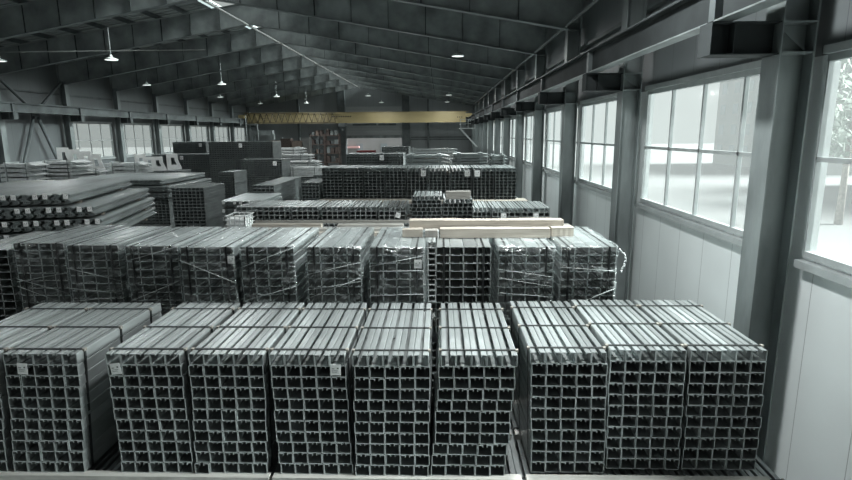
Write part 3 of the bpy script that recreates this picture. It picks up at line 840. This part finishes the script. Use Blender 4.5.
# frames with a triangular hole standing on edge --------------------------------
def hole_frame(u,y,v0,v1,w,label,tilt):
    zt,zb_=Zz(v0,y),Zz(v1,y); h=zt-zb_
    e=empty('bracket_frame',(X(u,y),y,zb_),label,'bracket','upright pale bracket plates')
    m=MB(); t=.1
    out=[(-w*.42,0),(w*.5,0),(w*.5,h*.12),(w*.3,h*.62),(w*.3,h),(-w*.42,h)]
    inn=[(-w*.15,h*.3),(w*.2,h*.3),(w*.2,h*.34),(w*.1,h*.58),(w*.1,h*.75),(-w*.15,h*.75)]
    n=6; base=0
    for q,yy in enumerate((0,t)):
        m.v+=[(a,yy,b) for a,b in out]+[(a,yy,b) for a,b in inn]
    for i in range(n):
        j=(i+1)%n
        m.f.append((i,j,n+j,n+i)); m.f.append((2*n+j,2*n+i,3*n+i,3*n+j))
        m.f.append((j,i,2*n+i,2*n+j)); m.f.append((n+i,n+j,3*n+j,3*n+i))
    m.build('plate',M['palesteel'],e)
    e.rotation_euler=(0,0,tilt)
for k,(u,v0,v1,y) in enumerate(((54,145,164,28.5),(66,147,166,28.3),(77,149,168,28.1),(87,152,170,27.9))):
    hole_frame(u,y,v0,v1,.75,'pale bracket plate with triangular hole, left group, %s from the left'%ORD[k],.25)
for k,(u,v0,v1,y) in enumerate(((134,152,168,28.5),(143,155,169,28.3),(151,155,169,28.3),(167,152,168,28.5))):
    hole_frame(u,y,v0,v1,.75,'pale bracket plate with triangular hole, right group, %s from the left'%ORD[k],.25)
base_bundles(X(46,28),X(92,28),27.75,29.2,Zz(170,27.9)-.003,'left bracket plates')
base_bundles(X(138.5,28),X(174,28),28.0,29.2,Zz(169,28.3)-.003,'right bracket plates')

# white crates near (220-232, 212-230)
def crate(x,y,z,w,d,h,label,mk='zinc_light'):
    e=empty('mesh_crate',(x,y,z),label,'crate')
    m=MB()
    for i in range(5):
        t=-w/2+w*i/4; m.box(t-.012,t+.012,-.012,.012,0,h); m.box(t-.012,t+.012,d-.012,d+.012,0,h)
        s=d*i/4; m.box(-w/2-.012,-w/2+.012,s-.012,s+.012,0,h); m.box(w/2-.012,w/2+.012,s-.012,s+.012,0,h)
    for i in range(5):
        zz=h*i/4
        m.box(-w/2,w/2,-.014,.014,zz-.01,zz+.01); m.box(-w/2,w/2,d-.014,d+.014,zz-.01,zz+.01)
        m.box(-w/2-.014,-w/2+.014,0,d,zz-.01,zz+.01); m.box(w/2-.014,w/2+.014,0,d,zz-.01,zz+.01)
    m.build('wire_cage',M[mk],e)
    MB().box(-w/2+.03,w/2-.03,.03,d-.03,.0,h*.85).build('wrapped_load',M['white'],e)
crate(X(226,13.4),13.4,-2.44,.5,.7,.42,'small white wire crate left of the timber planks')
base_bundles(X(216,13.4)-.1,X(236,13.4)+.0,13.3,14.4,-2.453,'white wire crate')

# racks, machine and crates by the back wall ------------------------------------
def rack(x,y,w,h,levels,label):
    e=empty('storage_rack',(x,y,FL),label,'rack')
    for sx in (-1,1):
        for sy in (0,1.0):
            MB().box(sx*w/2-.06,sx*w/2+.06,sy-.06,sy+.06,0,h).build('post',M['rust'],e)
    for k in range(levels):
        z=.3+k*(h-.5)/(levels-1)
        MB().box(-w/2,w/2,-.05,.05,z-.1,z).box(-w/2,w/2,.95,1.05,z-.1,z).box(-w/2,w/2,0,1,z,z+.03).build('shelf',M['rust'],e)
        # goods
    return [ .33+k*(h-.5)/(levels-1) for k in range(levels)]
gi=0
for r,(u,y,w) in enumerate(((316,70,1.75),(331,70,1.75))):
    zs=rack(X(u,y),y,w,5.0,5,'brown storage rack beside the door, %s one'%['left','right'][r])
    for k,z in enumerate(zs):
        for q in range(3):
            ww=rnd.uniform(.3,.44); hh=rnd.uniform(.35,.75)
            xx=X(u,y)-w/2+.35+q*.52
            o=MB().box(-ww/2,ww/2,0,.8,0,hh).box(-ww/2-.01,ww/2+.01,-.01,.81,hh-.06,hh-.02).build('stored_box',M[rnd.choice(['carton','rust','zinc_far','frame'])])
            o.location=(xx,y+.1,FL+z+.002); tag(o,'stored box, %s along %s shelf of the %s rack'%(ORD[q],['lowest','second','middle','fourth','top'][k],['left','right'][r]),'box','boxes in the racks'); gi+=1
for k,(u,w,h) in enumerate(((272,1.2,4.),(284,1.2,4.8),(295,1.2,3.9),(304.5,.85,5.2))):
    y=66; 
    o=MB().box(-w/2,w/2,0,1.2,0,3.0+h*.3).box(-w/2-.02,w/2+.02,-.02,1.22,1.4,1.5).build('stacked_cartons',M[['carton','rust','carton','offwhite'][k]]); o.location=(X(u,y),y,FL); tag(o,'tall carton pile by the back wall, %s from left'%ORD[k],'carton','carton piles by the back wall')
    for s in (-1,1):
        pass
for k in range(6):
    y=67.6; x=X(272+9*k,y); o=MB().tube((0,0,0),(0,0,4.6),.05,6).build('upright_pole',M['zinc_far']); o.location=(x,y,FL); tag(o,'thin upright pole behind the cartons, %s from left'%ORD[k],'pole','upright poles behind the cartons')
# grey machine with arm at (250-270,127-150)
y=62
e=empty('saw_machine',(X(256,y),y,FL+.9),'grey workshop machine with arm under the crane at left','machine')
MB().box(-1.2,.9,0,1.4,-.9,3.2).build('machine_body',M['frame'],e)
MB().box(-1.,1.6,.2,1.,3.95,4.5).box(-.9,-.6,.3,.9,3.2,3.95).box(1.2,1.7,.3,.9,3.5,4.1).build('machine_arm',M['column'],e)
MB().tube((-1.3,.1,3.2),(-1.3,.1,6.2),.06).tube((.0,.1,3.2),(.0,.1,5.2),.06).box(-1.35,.05,.05,.15,5.1,5.2).build('machine_mast',M['cable'],e)
# red crates in the door light
y=36; 
def slat_crate(u0,u1,v0,v1,y,mk,label):
    x0,x1=X(u0,y),X(u1,y); zt,zb_=Zz(v0,y),Zz(v1,y)
    e=empty('slatted_crate',((x0+x1)/2,y,zb_),label,'crate'); w=(x1-x0)/2; h=zt-zb_
    m=MB()
    for k in range(4):
        z=h*k/4; m.box(-w,w,-.02,.02,z,z+h*.19); m.box(-w,w,.96,1.,z,z+h*.19)
    for sx in (-w,-w/3,w/3,w): m.box(sx-.03,sx+.03,.02,.08,0,h)
    m.box(-w,-w+.03,0,1,0,h); m.box(w-.03,w,0,1,0,h); m.box(-w,w,0,1,h-.04,h)
    m.build('slats',M[mk],e)
    base_bundles(x0,x1,y,y+1.,zb_-.003,'red crate')
slat_crate(356,373.5,150,157,36,'red','dark red slatted crate in front of the open door')
# outside: pale buildings seen through the door and the right windows
def house(x,y,w,d,h,label,nwx,nwz,face='y',red=False):
    e=empty('building',(x,y,FL-.25),label,'building')
    MB().box(-w/2,w/2,0,d,0,h).build('walls',M['offwhite'],e)
    MB().box(-w/2-.3,w/2+.3,-.3,d+.3,h,h+.35).build('roof',M['ground'],e)
    for i in range(nwx):
        for j in range(nwz):
            zz=1.6+j*3.1
            if face=='y':
                t=-w/2+w*(i+.5)/nwx; m=MB().box(t-.7,t+.7,-.05,.05,zz,zz+1.5)
            else:
                t=d*(i+.5)/nwx; m=MB().box(-w/2-.05,-w/2+.05,t-.7,t+.7,zz,zz+1.5)
            m.build('window',M['darkglass'],e)
    if red: MB().box(-w*.42,-w*.2,-1.2,-.05,2.2,2.6).build('awning',M['pinkred'],e)
house(-12,118,26,12,9,'pale building outside the open door',5,2,red=True)
house(48,32,14,22,11,'pale apartment block outside the right windows, nearer',6,3,'x')
house(52,66,14,26,13,'pale apartment block outside the right windows, farther',7,4,'x')
# trees outside the near right window
def tree(x,y,h,seed,label):
    r=random.Random(seed); e=empty('tree',(x,y,FL-.25),label,'tree')
    MB().tube((0,0,0),(0,0,h*.6),.22,8,.1).build('trunk',M['bark'],e,True)
    m=MB()
    for k in range(900):
        a=r.uniform(0,2*PI); b=math.acos(r.uniform(-1,1)); q=r.uniform(.3,1)**.5*h*.33
        c=Vector((q*math.sin(b)*math.cos(a),q*math.sin(b)*math.sin(a),h*.68+q*.9*math.cos(b)))
        u=Vector((r.uniform(-1,1),r.uniform(-1,1),r.uniform(-1,1))).normalized()*.3; w=u.orthogonal().normalized()*.2
        n=len(m.v); m.v+=[tuple(c-u),tuple(c+w),tuple(c+u),tuple(c-w)]; m.f.append((n,n+1,n+2,n+3))
    m.build('leaves',M['leaf'],e)
tree(22.5,31,9.5,3,'leafy tree outside the nearest right window')
tree(30,40,8,4,'smaller leafy tree outside beyond the first column')

# ------------------------------------------------------------------ world and light
w=bpy.data.worlds.new('world'); S.world=w; w.use_nodes=True; nt=w.node_tree; bg=nt.nodes['Background']
tc=nt.nodes.new('ShaderNodeTexCoord'); sx=nt.nodes.new('ShaderNodeSeparateXYZ'); nt.links.new(tc.outputs['Generated'],sx.inputs[0])
rp=nt.nodes.new('ShaderNodeValToRGB'); nt.links.new(sx.outputs[2],rp.inputs[0])
rp.color_ramp.elements[0].position=0; rp.color_ramp.elements[0].color=(.84,.88,.87,1)
rp.color_ramp.elements[1].position=.6; rp.color_ramp.elements[1].color=(1,1.0,1.0,1)
nt.links.new(rp.outputs[0],bg.inputs['Color']); bg.inputs['Strength'].default_value=.54
# window portals guide the daylight sampling
def portal(x,y,z,sx,sy,rot):
    l=bpy.data.lights.new('daylight_portal','AREA'); l.shape='RECTANGLE'; l.size=sx; l.size_y=sy; l.cycles.is_portal=True
    o=bpy.data.objects.new('daylight_portal',l); C.objects.link(o); o.location=(x,y,z); o.rotation_euler=rot
zc=(SB+SW)/2
portal(WR+.14,(COLY[0]+COLY[-1])/2,zc,SW-SB,COLY[-1]-COLY[0],(0,PI/2,0))
portal(WL-.14,(COLY[5]+COLY[-1])/2+3,zc,SW-SB,COLY[-1]-COLY[5]-6,(0,-PI/2,0))
portal(XC,(Y0+Y1)/2,RT+.5,3.8,Y1-Y0,(0,0,0))
portal((DX0+DX1)/2,Y1+.2,(FL+DZ)/2,DX1-DX0,DZ-FL,(-PI/2,0,0))
# lights at the hanging lamps, plus added fill lights where none hangs
def lamp_or_fill(x,y,z,P,size=.6):
    l=bpy.data.lights.new('bay_and_fill_light','AREA'); l.shape='DISK'; l.size=size; l.energy=P; l.color=(.96,1,.995)
    o=bpy.data.objects.new('bay_and_fill_light',l); C.objects.link(o); o.location=(x,y,z)
for x,nm,P in ((-21.3,0,60),(-15.8,0,170),(-6.9,0,170),(.85,0,260)):
    for y in (-4.5,1,7.5,17,27,40.5,54,66):
        if y==1 or (y==17 and x>0): continue
        lamp_or_fill(x,y,3.52,P*(.15 if y<0 else (2.2 if (y<8 and x>0) else ((.3 if y<8 else .6) if y<18 else 1.25))))
sl=bpy.data.lights.new('low_daylight','SUN'); sl.energy=30; sl.angle=math.radians(30); sl.color=(.96,1,1)
so=bpy.data.objects.new('low_daylight',sl); C.objects.link(so)
so.rotation_euler=Vector((-1,-.06,-.5)).to_track_quat('-Z','Y').to_euler()
# ------------------------------------------------------------------ camera
cam=bpy.data.cameras.new('camera'); co=bpy.data.objects.new('camera',cam); C.objects.link(co)
cam.sensor_width=36; cam.lens=545/852*36; cam.clip_end=500
R=Matrix(((0.99965757,0.0020704,-0.02608576),(0.02519886,0.19259126,0.98095547),(-0.00705486,0.98127688,-0.19247313)))
r_,u_,f_=R.col[0],R.col[1],R.col[2]
m4=Matrix.Identity(4)
for i in range(3): m4[i][0]=r_[i]; m4[i][1]=u_[i]; m4[i][2]=-f_[i]
co.matrix_world=m4
S.camera=co
S.view_settings.view_transform='Standard'; S.view_settings.look='None'; S.view_settings.gamma=1; S.view_settings.exposure=0.0
S.view_settings.use_curve_mapping=False
